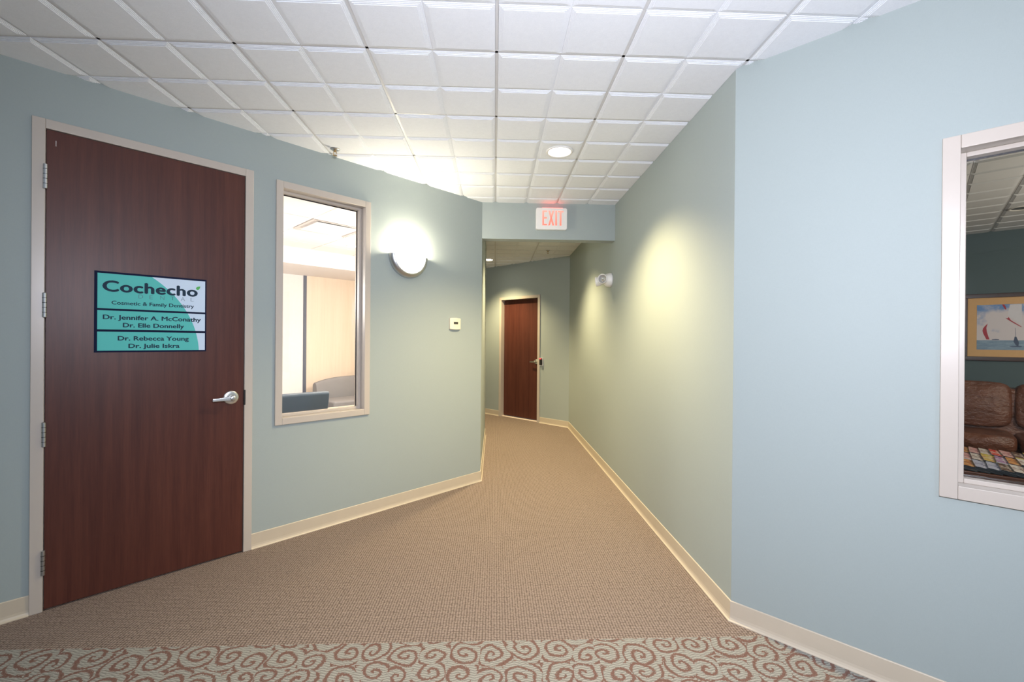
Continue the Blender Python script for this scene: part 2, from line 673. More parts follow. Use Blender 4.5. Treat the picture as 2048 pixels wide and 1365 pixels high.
def clip_mesh(src, off, regions, name):
    # keep the parts of src (shifted by off) that lie in any of the convex regions
    out = bmesh.new()
    any_ = False
    for reg in regions:
        b = bmesh.new()
        b.from_mesh(src)
        for px, py, nx, ny in reg:
            g = b.verts[:] + b.edges[:] + b.faces[:]
            bmesh.ops.bisect_plane(b, geom=g, dist=1e-6, plane_co=(px - off[0], py - off[1], 0), plane_no=(nx, ny, 0), clear_inner=True)
        if b.faces:
            any_ = True
            tmp = bpy.data.meshes.new('tmp')
            b.to_mesh(tmp)
            out.from_mesh(tmp)
            bpy.data.meshes.remove(tmp)
        b.free()
    if not any_:
        out.free()
        return None
    me = bpy.data.meshes.new(name)
    out.to_mesh(me)
    out.free()
    me.materials.append(src.materials[0])
    return me


def side(p, h):
    return (p[0] - h[0]) * h[2] + (p[1] - h[1]) * h[3]


def classify(corners, regions):
    inside = False
    touch = False
    for reg in regions:
        if all(side(c, h) >= -1e-6 for c in corners for h in reg):
            inside = True
        if not any(all(side(c, h) <= 1e-4 for c in corners) for h in reg):
            touch = True
    return 'in' if inside else ('cut' if touch else 'out')


def ceiling(name, label, fr, z, ox, oy, ir, kr, regions, slab):
    mb = MB()
    mb.prism(slab, z + 0.05, z + 0.09)
    root = tag(mb.build(name, M_TILE, fr=fr), label, 'ceiling', kind='structure')
    T = 2 * S
    for i in ir:
        for k in kr:
            x, y = ox + i * T, oy + k * T
            cs = [(x, y), (x + T, y), (x + T, y + T), (x, y + T)]
            c = classify(cs, regions)
            if c == 'out':
                continue
            me = TILE if c == 'in' else clip_mesh(TILE, (x, y), regions, 'ceiling_tile')
            if me is None or len(me.polygons) == 0:
                continue
            o = bpy.data.objects.new('ceiling_tile', me)
            COL.objects.link(o)
            o.parent = root
            o.location = (x, y, z)
    xs = (ox + ir[0] * T, ox + (ir[-1] + 1) * T)
    ys = (oy + kr[0] * T, oy + (kr[-1] + 1) * T)

    def tee(x0, x1, y0, y1, nm):
        m = MB().box(x0, x1, y0, y1, z + 0.0028, z + 0.02)
        me = bpy.data.meshes.new(nm)
        me.from_pydata(m.v, [], m.f)
        me.materials.append(M_TEE)
        me2 = clip_mesh(me, (0, 0), regions, nm)
        bpy.data.meshes.remove(me)
        if me2 is None:
            return
        o = bpy.data.objects.new(nm, me2)
        COL.objects.link(o)
        o.parent = root
    for i in list(ir) + [ir[-1] + 1]:
        x = ox + i * T
        tee(x - TEE_W / 2, x + TEE_W / 2, ys[0], ys[1], 'main_tee')
    for k in list(kr) + [kr[-1] + 1]:
        y = oy + k * T
        tee(xs[0], xs[1], y - TEE_W / 2, y + TEE_W / 2, 'cross_tee')
    return root


dL = (B - D).normalized()
nL = Vector((-dL.y, dL.x, 0))
hL = (D.x, D.y, -nL.x, -nL.y)              # hall side of the left wall
q = math.sqrt(0.5)
hR = (A.x, A.y, -q, -q)                    # hall side of the right wall
lobby = [(-4.16, 0, 1, 0), (3.72, 0, -1, 0), (0, -4.0, 0, 1), (0, B.y, 0, -1)]
hall = [[hL, (A.x, 0, -1, 0)] + lobby, [hR, (A.x, 0, 1, 0)] + lobby]
ceiling('ceiling', 'white suspended ceiling of scored square tiles over the hall', WORLD, CH, GX, GY, range(-7, 7), range(-6, 4),
        hall, [(-4.3, -4.1), (3.8, -4.1), (3.8, -0.3), (1.25, 2.2), (1.25, 4.45), (-0.15, 4.45), (-4.3, 0.5)])
hF = (FAR.x, FAR.y, -q, -q)
corr = [[(A.x, 0, -1, 0), (-0.1311, 0, 1, 0), (0, B.y + 0.12, 0, 1), hF],
        [(-0.1311, 0, -1, 0), (-0.1311, 6.53, q, q), hF, (-2.6, 9.9, q, -q)]]
ceiling('ceiling_corridor', 'white tiled corridor ceiling beyond the bulkhead', WORLD, CH, GX, GY, range(-5, 2), range(3, 13),
        corr, [(-0.2, 4.5), (1.25, 4.5), (1.25, 7.1), (-2.6, 10.9), (-3.6, 9.95), (-0.2, 6.55)])

# ---------------------------------------------------------------- frames, doors, windows


def metal_frame(parent, o, face, depth, bottom, proud=0.014, stop=None):
    s0, s1, z0, z1 = o
    def piece(a, b, c, d, nm):
        MB().box(a, b, -proud, depth, c, d).build(nm, M_FRAME, parent, bevel=0.0025)
    piece(s0, s0 + face, z0, z1, 'jamb')
    piece(s1 - face, s1, z0, z1, 'jamb')
    piece(s0 + face, s1 - face, z1 - face, z1, 'head')
    if bottom:
        piece(s0 + face, s1 - face, z0, z0 + face, 'sill')
    if stop:
        n0, n1, pr = stop
        a, b, c, d = s0 + face, s1 - face, z0 + (face if bottom else 0), z1 - face
        MB().box(a, a + pr, n0, n1, c, d).build('stop', M_FRAME, parent, bevel=0.002)
        MB().box(b - pr, b, n0, n1, c, d).build('stop', M_FRAME, parent, bevel=0.002)
        MB().box(a + pr, b - pr, n0, n1, d - pr, d).build('stop', M_FRAME, parent, bevel=0.002)
        if bottom:
            MB().box(a + pr, b - pr, n0, n1, c, c + pr).build('stop', M_FRAME, parent, bevel=0.002)


def lever(parent, x, y, z, toward=-1):
    h = thing_part('lever_handle', parent)
    MB().lathe([(0.0425, 0.0), (0.0425, -0.006), (0.037, -0.010), (0.020, -0.012)], (x, y, z), 'y', 40).build('rose', M_CHROME, h, smooth=False, bevel=0.001)
    MB().lathe([(0.014, -0.010), (0.014, -0.040), (0.017, -0.044), (0.017, -0.060), (0.013, -0.063)], (x, y, z), 'y', 28).build('hub', M_CHROME, h, smooth=True)
    k = toward
    pts = [(x + k * 0.00, -0.013), (x + k * 0.03, -0.0135), (x + k * 0.075, -0.011), (x + k * 0.110, -0.010)]
    mb = MB()
    rows = []
    for i, (px, zz) in enumerate(pts):
        hh = (0.0135, 0.0125, 0.0105, 0.0100)[i]
        tt = (0.010, 0.007, 0.006, 0.0055)[i]
        yy = y - 0.052 + (0.0, 0.0, 0.003, 0.006)[i]
        dz = (0, -0.002, -0.004, -0.005)[i]
        rows.append([(px, yy - tt, z + dz - hh), (px, yy + tt, z + dz - hh), (px, yy + tt, z + dz + hh), (px, yy - tt, z + dz + hh)])
    mb.grid(rows, closed=True, cap=True)
    mb.build('lever', M_CHROME, h, bevel=0.003)
    MB().lathe([(0.007, -0.062), (0.007, -0.066), (0.005, -0.067)], (x, y, z), 'y', 20).build('keyhole', M_STEEL, h)
    return h


def thing_part(name, parent):
    o = bpy.data.objects.new(name, None)
    o.empty_display_size = 0.05
    COL.objects.link(o)
    o.parent = parent
    return o


d1 = thing('door_1', 'dark mahogany door with four hinges, lever and the practice sign', 'door', LW, kind='structure')
metal_frame(d1, DOOR, 0.048, WT + 0.014, False, stop=(0.037, 0.070, 0.016))
leaf = MB().box(0.0015, 0.8935, -0.008, 0.036, 0.010, 2.4485).build('door_leaf', M_DOOR, d1, bevel=0.0015)
for zc in (2.207, 1.556, 0.900, 0.250):
    hg = MB().lathe([(0.004, -0.064), (0.0085, -0.061), (0.0085, 0.061), (0.004, 0.064)], (-0.002, -0.018, zc), 'z', 16).build('hinge', M_STEEL, d1, smooth=False)
    for dz in (-0.037, -0.012, 0.012, 0.037):
        MB().lathe([(0.0088, -0.0012), (0.0088, 0.0012)], (-0.002, -0.018, zc + dz), 'z', 16).build('knuckle_ring', M_BLACK, hg)
lever(d1, 0.822, -0.008, 1.016)
MB().box(0.8935, 0.9035, -0.0148, -0.010, 0.962, 1.060).build('strike_plate', M_BLACK, d1)
MB().box(0.034, 0.036, -0.0088, -0.008, 2.372, 2.400).build('paint_chip', M_WHITE, d1)

wn1 = thing('window_1', 'tall narrow taupe framed window looking into the bright lounge', 'window', LW, kind='structure')
metal_frame(wn1, WIN1, 0.046, WT + 0.014, True, stop=(0.052, 0.092, 0.018))
MB().box(WIN1[0] + 0.046, WIN1[1] - 0.046, 0.094, 0.100, WIN1[2] + 0.046, WIN1[3] - 0.046).build('pane', M_GLASS, wn1)
MB().box(WIN1[0] + 0.050, WIN1[1] - 0.050, 0.0915, 0.0935, WIN1[3] - 0.0705, WIN1[3] - 0.0635).build('gasket', M_BLACK, wn1)
MB().box(WIN1[1] - 0.0705, WIN1[1] - 0.0635, 0.0915, 0.0935, WIN1[2] + 0.060, WIN1[3] - 0.0705).build('gasket', M_BLACK, wn1)

wn2 = thing('window_2', 'cream framed window on the right looking into the dim waiting room', 'window', RW, kind='structure')
metal_frame(wn2, WIN2, 0.051, WT + 0.014, True, stop=(0.052, 0.092, 0.018))
MB().box(WIN2[0] + 0.051, WIN2[1] - 0.051, 0.094, 0.100, WIN2[2] + 0.051, WIN2[3] - 0.051).build('pane', M_GLASS, wn2)
MB().box(WIN2[0] + 0.055, WIN2[1] - 0.055, 0.0915, 0.0935, WIN2[3] - 0.0755, WIN2[3] - 0.0685).build('gasket', M_BLACK, wn2)

d2 = thing('door_2', 'reddish brown wooden door in a tan frame at the corridor end', 'door', FW, kind='structure')
metal_frame(d2, FDOOR, 0.050, WT + 0.014, False, stop=(0.110, 0.140, 0.016))
MB().box(FDOOR[0] + 0.053, FDOOR[1] - 0.053, 0.066, 0.108, 0.028, FDOOR[3] - 0.054).build('door_leaf', M_DOOR, d2, bevel=0.0015)
lever(d2, -0.735, 0.066, 1.03)
MB().box(FDOOR[0] + 0.05, FDOOR[1] - 0.05, 0.02, 0.13, 0.0, 0.012).build('gap_strip', plain('pale_gap_strip', (0.85, 0.72, 0.62), 0.4), d2, bevel=0.003)  # pale strip put in for the bright line below the leaf

# ---------------------------------------------------------------- door sign


def text_mesh(txt, s0, s1, z0, z1, y, mat, parent, name, bold=0.0, spacing=1.0, fat=0.0):
    cu_ = bpy.data.curves.new('t', 'FONT')
    cu_.body = txt
    cu_.size = 1.0
    cu_.offset = bold
    cu_.space_character = spacing
    cu_.resolution_u = 4
    ob = bpy.data.objects.new('t', cu_)
    COL.objects.link(ob)
    dg = bpy.context.evaluated_depsgraph_get()
    dg.update()
    me = bpy.data.meshes.new_from_object(ob.evaluated_get(dg))
    bpy.data.objects.remove(ob)
    bpy.data.curves.remove(cu_)
    xs = [v.co.x for v in me.vertices]
    # cap height of the built-in font is taken from a capital letter of the same size
    xa, xb = min(xs), max(xs)
    cap = 0.729 + bold
    sx = (s1 - s0) / (xb - xa)
    sz = (z1 - z0) / cap
    for v in me.vertices:
        x, yy = v.co.x, v.co.y
        v.co = (s0 + (x - xa) * sx, y, z0 + yy * sz)
    if fat:
        # embolden: the same outline laid down a few times with tiny offsets
        v0 = [v.co.copy() for v in me.vertices]
        f0 = [tuple(p_.vertices) for p_ in me.polygons]
        vv, ff = [], []
        for i_, (ox_, oz_) in enumerate(((-fat, 0), (fat, 0), (0, -fat * 0.6), (0, fat * 0.6), (0, 0))):
            n_ = len(vv)
            vv += [(c.x + ox_, c.y - 0.00002 * i_, c.z + oz_) for c in v0]
            ff += [tuple(n_ + k for k in f) for f in f0]
        bpy.data.meshes.remove(me)
        me = bpy.data.meshes.new(name)
        me.from_pydata(vv, [], ff)
    me.name = name
    me.materials.clear()
    me.materials.append(mat)
    o = bpy.data.objects.new(name, me)
    COL.objects.link(o)
    o.parent = parent
    return o


sg = thing('door_sign', 'teal and white dental office sign in a navy border on the door', 'sign', LW)
MB().box(0.181, 0.686, -0.0125, -0.008, 1.3135, 1.754).build('backing', M_NAVY, sg)
for z0, z1 in ((1.553, 1.743), (1.4385, 1.542), (1.3225, 1.426)):
    MB().box(0.1935, 0.6790, -0.0140, -0.0125, z0, z1).build('panel', M_SIGN, sg)
yt = -0.0143
text_mesh('Cochecho', 0.2165, 0.6375, 1.6475, 1.7080, yt, M_INK, sg, 'lettering', fat=0.0036, spacing=1.05)
for i_, ch in enumerate('DENTAL'):
    x_ = 0.3640 + i_ * 0.0484
    text_mesh(ch, x_, x_ + (0.0195, 0.0140, 0.0185, 0.0190, 0.0200, 0.0150)[i_], 1.6160, 1.6395, yt, M_INK2, sg, 'letter', bold=-0.018)
text_mesh('Cosmetic & Family Dentistry', 0.2510, 0.6215, 1.5765, 1.5975, yt, M_INK, sg, 'lettering', fat=0.0007)
text_mesh('Dr. Jennifer A. McConathy', 0.2165, 0.6570, 1.4945, 1.5195, yt, M_INK, sg, 'lettering', fat=0.0012)
text_mesh('Dr. Elle Donnelly', 0.2985, 0.5730, 1.4525, 1.4770, yt, M_INK, sg, 'lettering', fat=0.0012)
text_mesh('Dr. Rebecca Young', 0.2775, 0.5970, 1.3790, 1.4040, yt, M_INK, sg, 'lettering', fat=0.0012)
text_mesh('Dr. Julie Iskra', 0.3225, 0.5520, 1.3370, 1.3610, yt, M_INK, sg, 'lettering', fat=0.0012)
lf = [(0.6315, 1.6960), (0.6370, 1.6885), (0.6440, 1.6890), (0.6500, 1.6950), (0.6545, 1.7105), (0.6430, 1.7085), (0.6350, 1.7040)]
MB().prism(lf, -0.0146, -0.0141, 'y').build('leaf_mark', M_LEAF, sg)

# ---------------------------------------------------------------- ceiling lamps
M_LENS = emis('lamp_lens_warm', (1.0, 0.93, 0.80), 14.0)
M_LENS2 = emis('lamp_lens_soft', (1.0, 0.90, 0.78), 8.0)


def downlight(label, x, y, z, energy, color, spot=118, group='recessed ceiling lamps', blend=0.75, r=0.097, aim=None):
    t = thing('recessed_light', label, 'ceiling light', Matrix.Translation((x, y, z)), group)
    MB().lathe([(r, 0.001), (r, -0.004), (r * 0.93, -0.0085), (r * 0.84, -0.0075), (r * 0.79, -0.002), (r * 0.78, 0.001)], seg=48).build('trim_ring', M_WHITE, t, smooth=True)
    MB().lathe([(r * 0.785, -0.0005), (r * 0.70, -0.0025), (r * 0.35, -0.0045)], seg=48).build('lens', M_LENS, t, smooth=True)
    light('recessed_lamp', 'SPOT', (x, y, z - 0.03), energy, color, aim=aim or (x, y, 0), size=0.06, spot=spot, blend=blend)
    return t


FACE = CH - 0.0065
downlight('round recessed ceiling lamp glowing above the hall', 0.456, 3.184, FACE, 165, WARM, 125)
downlight('recessed lamp hidden behind the dropped bulkhead', 0.456, 5.40, FACE, 150, WARM, 118)
downlight('recessed lamp half seen past the corridor corner', -0.120, 7.540, FACE, 140, WARM, 118)

# ---------------------------------------------------------------- sprinklers


def sprinkler(label, x, y, z):
    t = thing('sprinkler_head', label, 'sprinkler', Matrix.Translation((x, y, z)), 'pendent sprinklers')
    MB().lathe([(0.034, 0.001), (0.034, -0.002), (0.026, -0.008), (0.012, -0.010)], seg=32).build('escutcheon', M_STEEL, t, smooth=True)
    MB().lathe([(0.0095, -0.008), (0.0095, -0.020), (0.006, -0.022)], seg=16).build('body', M_BRASS, t, smooth=False)
    MB().tube([(-0.008, 0, -0.018), (-0.013, 0, -0.030), (-0.005, 0, -0.044)], 0.0022, 8).tube([(0.008, 0, -0.018), (0.013, 0, -0.030), (0.005, 0, -0.044)], 0.0022, 8).build('yoke', M_BRASS, t, smooth=True)
    MB().lathe([(0.004, -0.042), (0.015, -0.046), (0.015, -0.0475), (0.003, -0.049)], seg=16).build('deflector', M_BRASS, t)


sprinkler('chrome sprinkler head on the ceiling above the lounge window', -1.154, 3.237, FACE)
sprinkler('dark sprinkler head on the corridor ceiling past the bulkhead', 0.794, 6.68, FACE)

# ---------------------------------------------------------------- wall sconce
M_BOWL = emis('sconce_glass_glow', (1.0, 0.94, 0.80), 5.0, (0.9, 0.88, 0.82))
sc_ = thing('wall_sconce', 'half bowl wall sconce with steel rim glowing beside the lounge window', 'wall lamp', at(LW, 2.1285, 0, 2.106))
RO, RI = 0.186, 0.146
rows = []
prof = [(RI - 0.004, -0.001), (RI - 0.004, -0.044), (RI + 0.004, -0.050), (RI + 0.014, -0.050), (RO - 0.008, -0.036), (RO, -0.018), (RO, -0.001)]
for i in range(41):
    a = PI + PI * i / 40
    rows.append([(r * math.cos(a), y, r * math.sin(a)) for r, y in prof])
MB().grid(rows, closed=True, cap=True).build('rim', M_STEEL, sc_, smooth=False, bevel=0.002)
rows = []
for j in range(13):
    el = (PI / 2) * j / 12                 # 0 at the rim plane, up to the bulge
    row = []
    for i in range(33):
        a = PI + PI * i / 32
        r = RI * math.cos(el)
        row.append((r * math.cos(a), -0.042 - 0.070 * math.sin(el), r * math.sin(a)))
    rows.append(row)
inner = [[(x * 0.95, y + 0.006, z * 0.95) for x, y, z in r_] for r_ in rows]
MB().grid(rows).grid(inner).build('glass_bowl', M_BOWL, sc_, smooth=True)
MB().box(-0.05, 0.05, -0.012, -0.0005, -0.11, -0.03).build('back_plate', M_STEEL, sc_)
p = at(LW, 2.1285, -0.062, 2.118).translation
light('sconce_lamp', 'POINT', p, 14, (1.0, 0.88, 0.68), size=0.045)

# ---------------------------------------------------------------- exit sign
ex = thing('exit_sign', 'white exit sign with glowing red letters on the bulkhead', 'sign', HW)
EX0, EX1, EZ0, EZ1 = 0.397, 0.706, 2.492, 2.705
MB().prism(rrect(EX0, EX1, EZ0, EZ1, 0.018), -0.042, -0.0005, 'y').build('housing', M_WHITE, ex, bevel=0.004)


def exit_mat():
    m = NT('exit_letter_glow')
    tc = m.n('TexCoord')
    sp = m.n('SeparateXYZ')
    m.t.links.new(tc.outputs['Object'], sp.inputs[0])
    f = m.n('MapRange', i={0: sp.outputs[2], 1: 2.53, 2: 2.68, 3: 0.0, 4: 1.0}).outputs[0]
    m.base((0.8, 0.15, 0.1, 1), 0.4)
    m.put(m.b.inputs['Emission Color'], m.mix(f, (1.0, 0.17, 0.12, 1), (1.0, 0.46, 0.38, 1)))
    m.b.inputs['Emission Strength'].default_value = 0.42
    return m.m


M_EXIT = exit_mat()
lz0, lz1 = 2.532, 2.678
yl0, yl1 = -0.0432, -0.0418


def letter(polys):
    mb = MB()
    for pl in polys:
        mb.prism(pl, yl0, yl1, 'y')
    return mb.build('letter', M_EXIT, ex)


def R4(a, b, c, d):
    return [(a, c), (b, c), (b, d), (a, d)]


tw = 0.017
mid = (lz0 + lz1) / 2
letter([R4(0.460, 0.460 + tw, lz0, lz1), R4(0.477, 0.507, lz0, lz0 + 0.015), R4(0.477, 0.505, mid - 0.007, mid + 0.009), R4(0.477, 0.507, lz1 - 0.015, lz1)])
letter([[(0.518, lz0), (0.536, lz0), (0.577, lz1), (0.559, lz1)], [(0.560, lz0), (0.578, lz0), (0.536, lz1), (0.518, lz1)]])
letter([R4(0.588, 0.605, lz0, lz1)])
letter([R4(0.632, 0.649, lz0, lz1 - 0.015), R4(0.613, 0.668, lz1 - 0.015, lz1)])
for o in [c for c in ex.children if c.name.startswith('letter')]:
    o['label'] = 'glowing red letter'
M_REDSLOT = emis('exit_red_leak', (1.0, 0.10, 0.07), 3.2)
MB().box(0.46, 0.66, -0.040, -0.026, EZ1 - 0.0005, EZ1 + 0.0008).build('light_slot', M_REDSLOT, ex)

# ---------------------------------------------------------------- emergency light on the corridor wall
em = thing('emergency_light', 'white twin head emergency light on the long corridor wall', 'emergency light', at(CW, -2.375, 0, 2.028))
rows = []
for j in range(9):
    e = (PI / 2) * j / 8.6
    rr = math.cos(e) ** 0.6
    rows.append([(0.088 * rr * math.cos(2 * PI * i / 32), -0.074 * math.sin(e), 0.074 * rr * math.sin(2 * PI * i / 32)) for i in range(32)])
MB().grid(rows, closed=True, cap=True).build('housing', M_WHITE, em, smooth=True)
M_REFL = plain('lamp_reflector', (0.85, 0.85, 0.90), 0.12, 1.0, 0.5, 0.25, 90, 0.9)
M_CLEAR = glass_mat('clear_lamp_lens', (0.98, 0.98, 0.98))


def lamp_head(pos, dirv):
    dirv = Vector(dirv).normalized()
    rot = dirv.to_track_quat('Z', 'Y').to_matrix().to_4x4()
    h = thing_part('lamp_head', em)
    h.matrix_local = Matrix.Translation(pos) @ rot @ Matrix.Scale(1.22, 4)
    MB().lathe([(0.010, -0.040), (0.026, -0.034), (0.037, -0.016), (0.041, 0.012), (0.041, 0.020), (0.036, 0.020), (0.034, 0.012), (0.026, -0.006), (0.008, -0.014)], seg=28).build('cup', M_WHITE, h, smooth=True)
    MB().lathe([(0.0345, 0.013), (0.026, -0.003), (0.010, -0.011)], seg=28).build('reflector', M_REFL, h, smooth=True)
    MB().lathe([(0.007, -0.010), (0.007, 0.006), (0.002, 0.010)], seg=12).build('bulb', plain('bulb_glass', (0.75, 0.75, 0.8), 0.1), h, smooth=True)
    MB().tube([(0, 0, -0.038), (0.0, 0.0, -0.055)], 0.010).build('swivel', M_WHITE, h, smooth=True)


lamp_head((0.030, -0.088, 0.006), (0.80, -0.60, 0.03))
lamp_head((-0.050, -0.118, -0.010), (-0.35, -0.85, -0.10))

# ---------------------------------------------------------------- thermostat, card reader
th = thing('thermostat', 'small ivory thermostat with a dark display on the left wall', 'thermostat', at(LW, 2.6365, 0, 1.546))
rows = []
for x in [i / 12 * 2 - 1 for i in range(13)]:
    b = 0.016 + 0.010 * (1 - x * x)
    hz = 0.050 + 0.0045 * (1 - x * x)
    rows.append([(0.062 * x, -0.0005, -hz), (0.062 * x, -b + 0.003, -hz), (0.062 * x, -b, -hz + 0.004), (0.062 * x, -b, hz - 0.004), (0.062 * x, -b + 0.003, hz), (0.062 * x, -0.0005, hz)])
MB().grid(rows, closed=True, cap=True).build('cover', M_CREAM, th)
MB().box(-0.026, 0.022, -0.0272, -0.024, -0.004, 0.018).build('display', M_LCD, th)

cr = thing('card_reader', 'black card reader with a red light beside the far door', 'card reader', FW)
MB().prism(rrect(-0.600, -0.524, 0.965, 1.105, 0.006), -0.008, -0.0005, 'y').build('back_plate', plain('grey_plate', (0.6, 0.6, 0.62), 0.4), cr)
MB().prism(rrect(-0.592, -0.545, 0.985, 1.098, 0.006), -0.030, -0.008, 'y').build('reader', M_BLACK, cr, bevel=0.003)
MB().prism(rrect(-0.590, -0.547, 1.082, 1.096, 0.003), -0.0315, -0.0298, 'y').build('status_light', emis('reader_red', (1.0, 0.04, 0.05), 1.2), cr)

# ---------------------------------------------------------------- lounge behind the left window (left wall frame)
M_LWALL = plain('lounge_white_wall', (0.80, 0.76, 0.74), 0.7)
M_MAPLE = wood_mat('pale_maple_panel', (0.74, 0.60, 0.47), (0.80, 0.67, 0.54), 0.45)
M_LSTRIP = plain('slate_strip', (0.09, 0.095, 0.13), 0.5)
POLY = [(-1.5, WT), (2.90, WT), (4.15, 1.45), (4.15, 4.03), (-1.5, 4.03)]
LCZ = 2.621
M_LTILE = plain('lounge_tile', (0.82, 0.78, 0.76), 0.8, var=0.05, scale=90)
lc = tag(MB().prism(POLY, LCZ + 0.012, LCZ + 0.05).build('ceiling_lounge', M_LTILE, fr=LW), 'white tiled lounge ceiling seen through the left window', 'ceiling', kind='structure')
T2 = 0.6096
for i in range(-4, 4):
    for k in range(-2, 3):
        s, n = 1.86 + i * T2, 1.33 + k * T2
        s0, s1, n0, n1 = s + 0.008, s + T2 - 0.008, max(n + 0.008, WT + 0.01), min(n + T2 - 0.008, 2.95)
        if n1 - n0 < 0.05 or s1 > 2.80 + 0.93 * n0 or s0 < -1.5:
            continue
        if i == 0 and k == 0:
            continue
        MB().box(s0, s1, n0, n1, LCZ - 0.003, LCZ + 0.012).build('ceiling_tile', M_LTILE, lc)
tag(MB().box(-1.5, 4.15, 2.954, 4.03, 2.40, 2.66).build('trim_1', M_LWALL, fr=LW), 'white dropped soffit along the lounge back wall', 'soffit', kind='structure')
tag(MB().box(-1.6, 2.793, 4.03, 4.13, 0, 2.70).build('wall_lounge_back', M_LWALL, fr=LW), 'white back wall of the lounge', 'wall', kind='structure')
tag(MB().box(2.793, 2.842, 4.018, 4.13, 0, 2.40).build('trim_2', M_LSTRIP, fr=LW), 'dark vertical strip between white wall and maple panel', 'trim', kind='structure')
tag(MB().box(2.842, 4.22, 4.022, 4.13, 0, 2.70).build('wall_lounge_panel', M_MAPLE, fr=LW), 'pale maple panelled wall behind the grey sofa', 'wall', kind='structure')
tag(MB().box(-1.6, -1.5, WT, 4.13, 0, 2.70).build('wall_lounge_left', M_LWALL, fr=LW), 'white lounge side wall out of sight', 'wall', kind='structure')
tag(MB().box(4.15, 4.22, 1.46, 4.022, 0, 2.70).build('wall_lounge_right', M_MAPLE, fr=LW), 'maple lounge side wall out of sight', 'wall', kind='structure')
df = thing('air_diffuser', 'square white air diffuser in the lounge ceiling', 'air vent', at(LW, 1.86 + T2 / 2, 1.33 + T2 / 2, LCZ))
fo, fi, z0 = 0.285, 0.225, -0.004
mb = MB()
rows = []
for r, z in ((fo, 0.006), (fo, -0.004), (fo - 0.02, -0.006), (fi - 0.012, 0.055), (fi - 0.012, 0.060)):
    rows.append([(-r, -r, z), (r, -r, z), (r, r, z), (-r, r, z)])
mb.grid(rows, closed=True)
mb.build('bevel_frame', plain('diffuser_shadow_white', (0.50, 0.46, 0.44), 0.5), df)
MB().box(-fi, fi, -fi, fi, -0.010, -0.002).build('face_plate', M_LTILE, df, bevel=0.003)
MB().box(-fo + 0.05, -fo + 0.40, -fi - 0.022, -fi - 0.004, -0.002, 0.008).build('slot', M_BLACK, df)

LL = LW
p = at(LL, 2.758, 2.297, LCZ - 0.004).translation
downlight('small recessed lamp in the lounge ceiling behind the glass', p.x, p.y, p.z, 70, (1.0, 0.84, 0.68), 130, 'recessed ceiling lamps', 0.8, 0.075)
light('lounge_fill', 'POINT', at(LL, 2.95, 1.25, 1.8).translation, 70, (1.0, 0.88, 0.80), size=0.15)  # fill lamp added out of view to lift the lounge ceiling
light('lounge_fill', 'POINT', at(LL, 0.5, 2.0, 1.9).translation, 66, (1.0, 0.89, 0.82), size=0.25)  # second added fill, no fixture, left of the view

# grey sofa with a gently arched back
M_GREYF = fabric_mat('grey_tweed', (0.13, 0.125, 0.13), (0.33, 0.315, 0.32))
so = thing('sofa', 'grey tweed sofa with arched back against the maple wall', 'sofa', at(LW, 3.49, 3.64, 0))
rows = []
for i in range(21):
    u = -1 + 2 * i / 20
    top = 0.79 - 0.085 * abs(u) ** 2.6
    x = 0.63 * u
    rows.append([(x, 0.06, 0.22), (x, -0.02, 0.5), (x, 0.03, top - 0.03), (x, 0.055, top), (x, 0.13, top), (x, 0.17, top - 0.03), (x, 0.19, 0.22)])
MB().grid(rows, closed=True, cap=True).build('backrest', M_GREYF, so, smooth=False, bevel=0.01)
MB().box(-0.61, 0.61, -0.55, 0.0, 0.34, 0.475).build('seat_cushion', M_GREYF, so, bevel=0.03, seg=3)
MB().box(-0.63, 0.63, -0.54, 0.15, 0.12, 0.335).build('base', M_GREYF, so, bevel=0.015)
for x in (-0.56, 0.56):
    for y in (-0.48, 0.10):
        MB().box(x - 0.025, x + 0.025, y - 0.025, y + 0.025, 0, 0.12).build('leg', M_BLACK, so)

M_SLATE = plain('slate_vinyl', (0.062, 0.085, 0.115), 0.45, 0, 0.45, 0.08, 60)
ac = thing('armchair', 'slate blue vinyl armchair seen from behind through the lounge window', 'armchair', at(LW, 1.80, 1.56, 0))
rows = []
for i in range(11):
    u = -1 + 2 * i / 10
    rows.append([((0.325 + 0.010 * t) * u, y + 0.03 * (1 - u * u), z) for y, z, t in ((0.06, 0.28, -1), (-0.01, 0.60, 0), (-0.035, 0.800, 1), (-0.015, 0.822, 1), (0.035, 0.822, 1), (0.06, 0.800, 1), (0.12, 0.45, 0), (0.16, 0.28, -1))])
MB().grid(rows, closed=True, cap=True).build('backrest', M_SLATE, ac, bevel=0.012)
MB().box(-0.26, 0.26, 0.12, 0.68, 0.30, 0.46).build('seat', M_SLATE, ac, bevel=0.03, seg=3)
for x in (-0.31, 0.27):
    MB().box(x, x + 0.045, 0.10, 0.66, 0.56, 0.62).build('armrest', M_SLATE, ac, bevel=0.012)
    MB().box(x + 0.005, x + 0.04, 0.60, 0.64, 0.0, 0.56).build('leg', M_BLACK, ac)
    MB().box(x + 0.005, x + 0.04, 0.10, 0.14, 0.0, 0.56).build('leg', M_BLACK, ac)

ct = thing('coffee_table', 'low pale wood table between armchair and grey sofa', 'table', at(LW, 2.96, 2.62, 0))
MB().box(-0.28, 0.42, -0.26, 0.26, 0.405, 0.435).build('table_top', M_MAPLE, ct, bevel=0.004)
for x in (-0.24, 0.38):
    for y in (-0.22, 0.22):
        MB().box(x - 0.02, x + 0.02, y - 0.02, y + 0.02, 0, 0.405).build('leg', M_STEEL, ct)

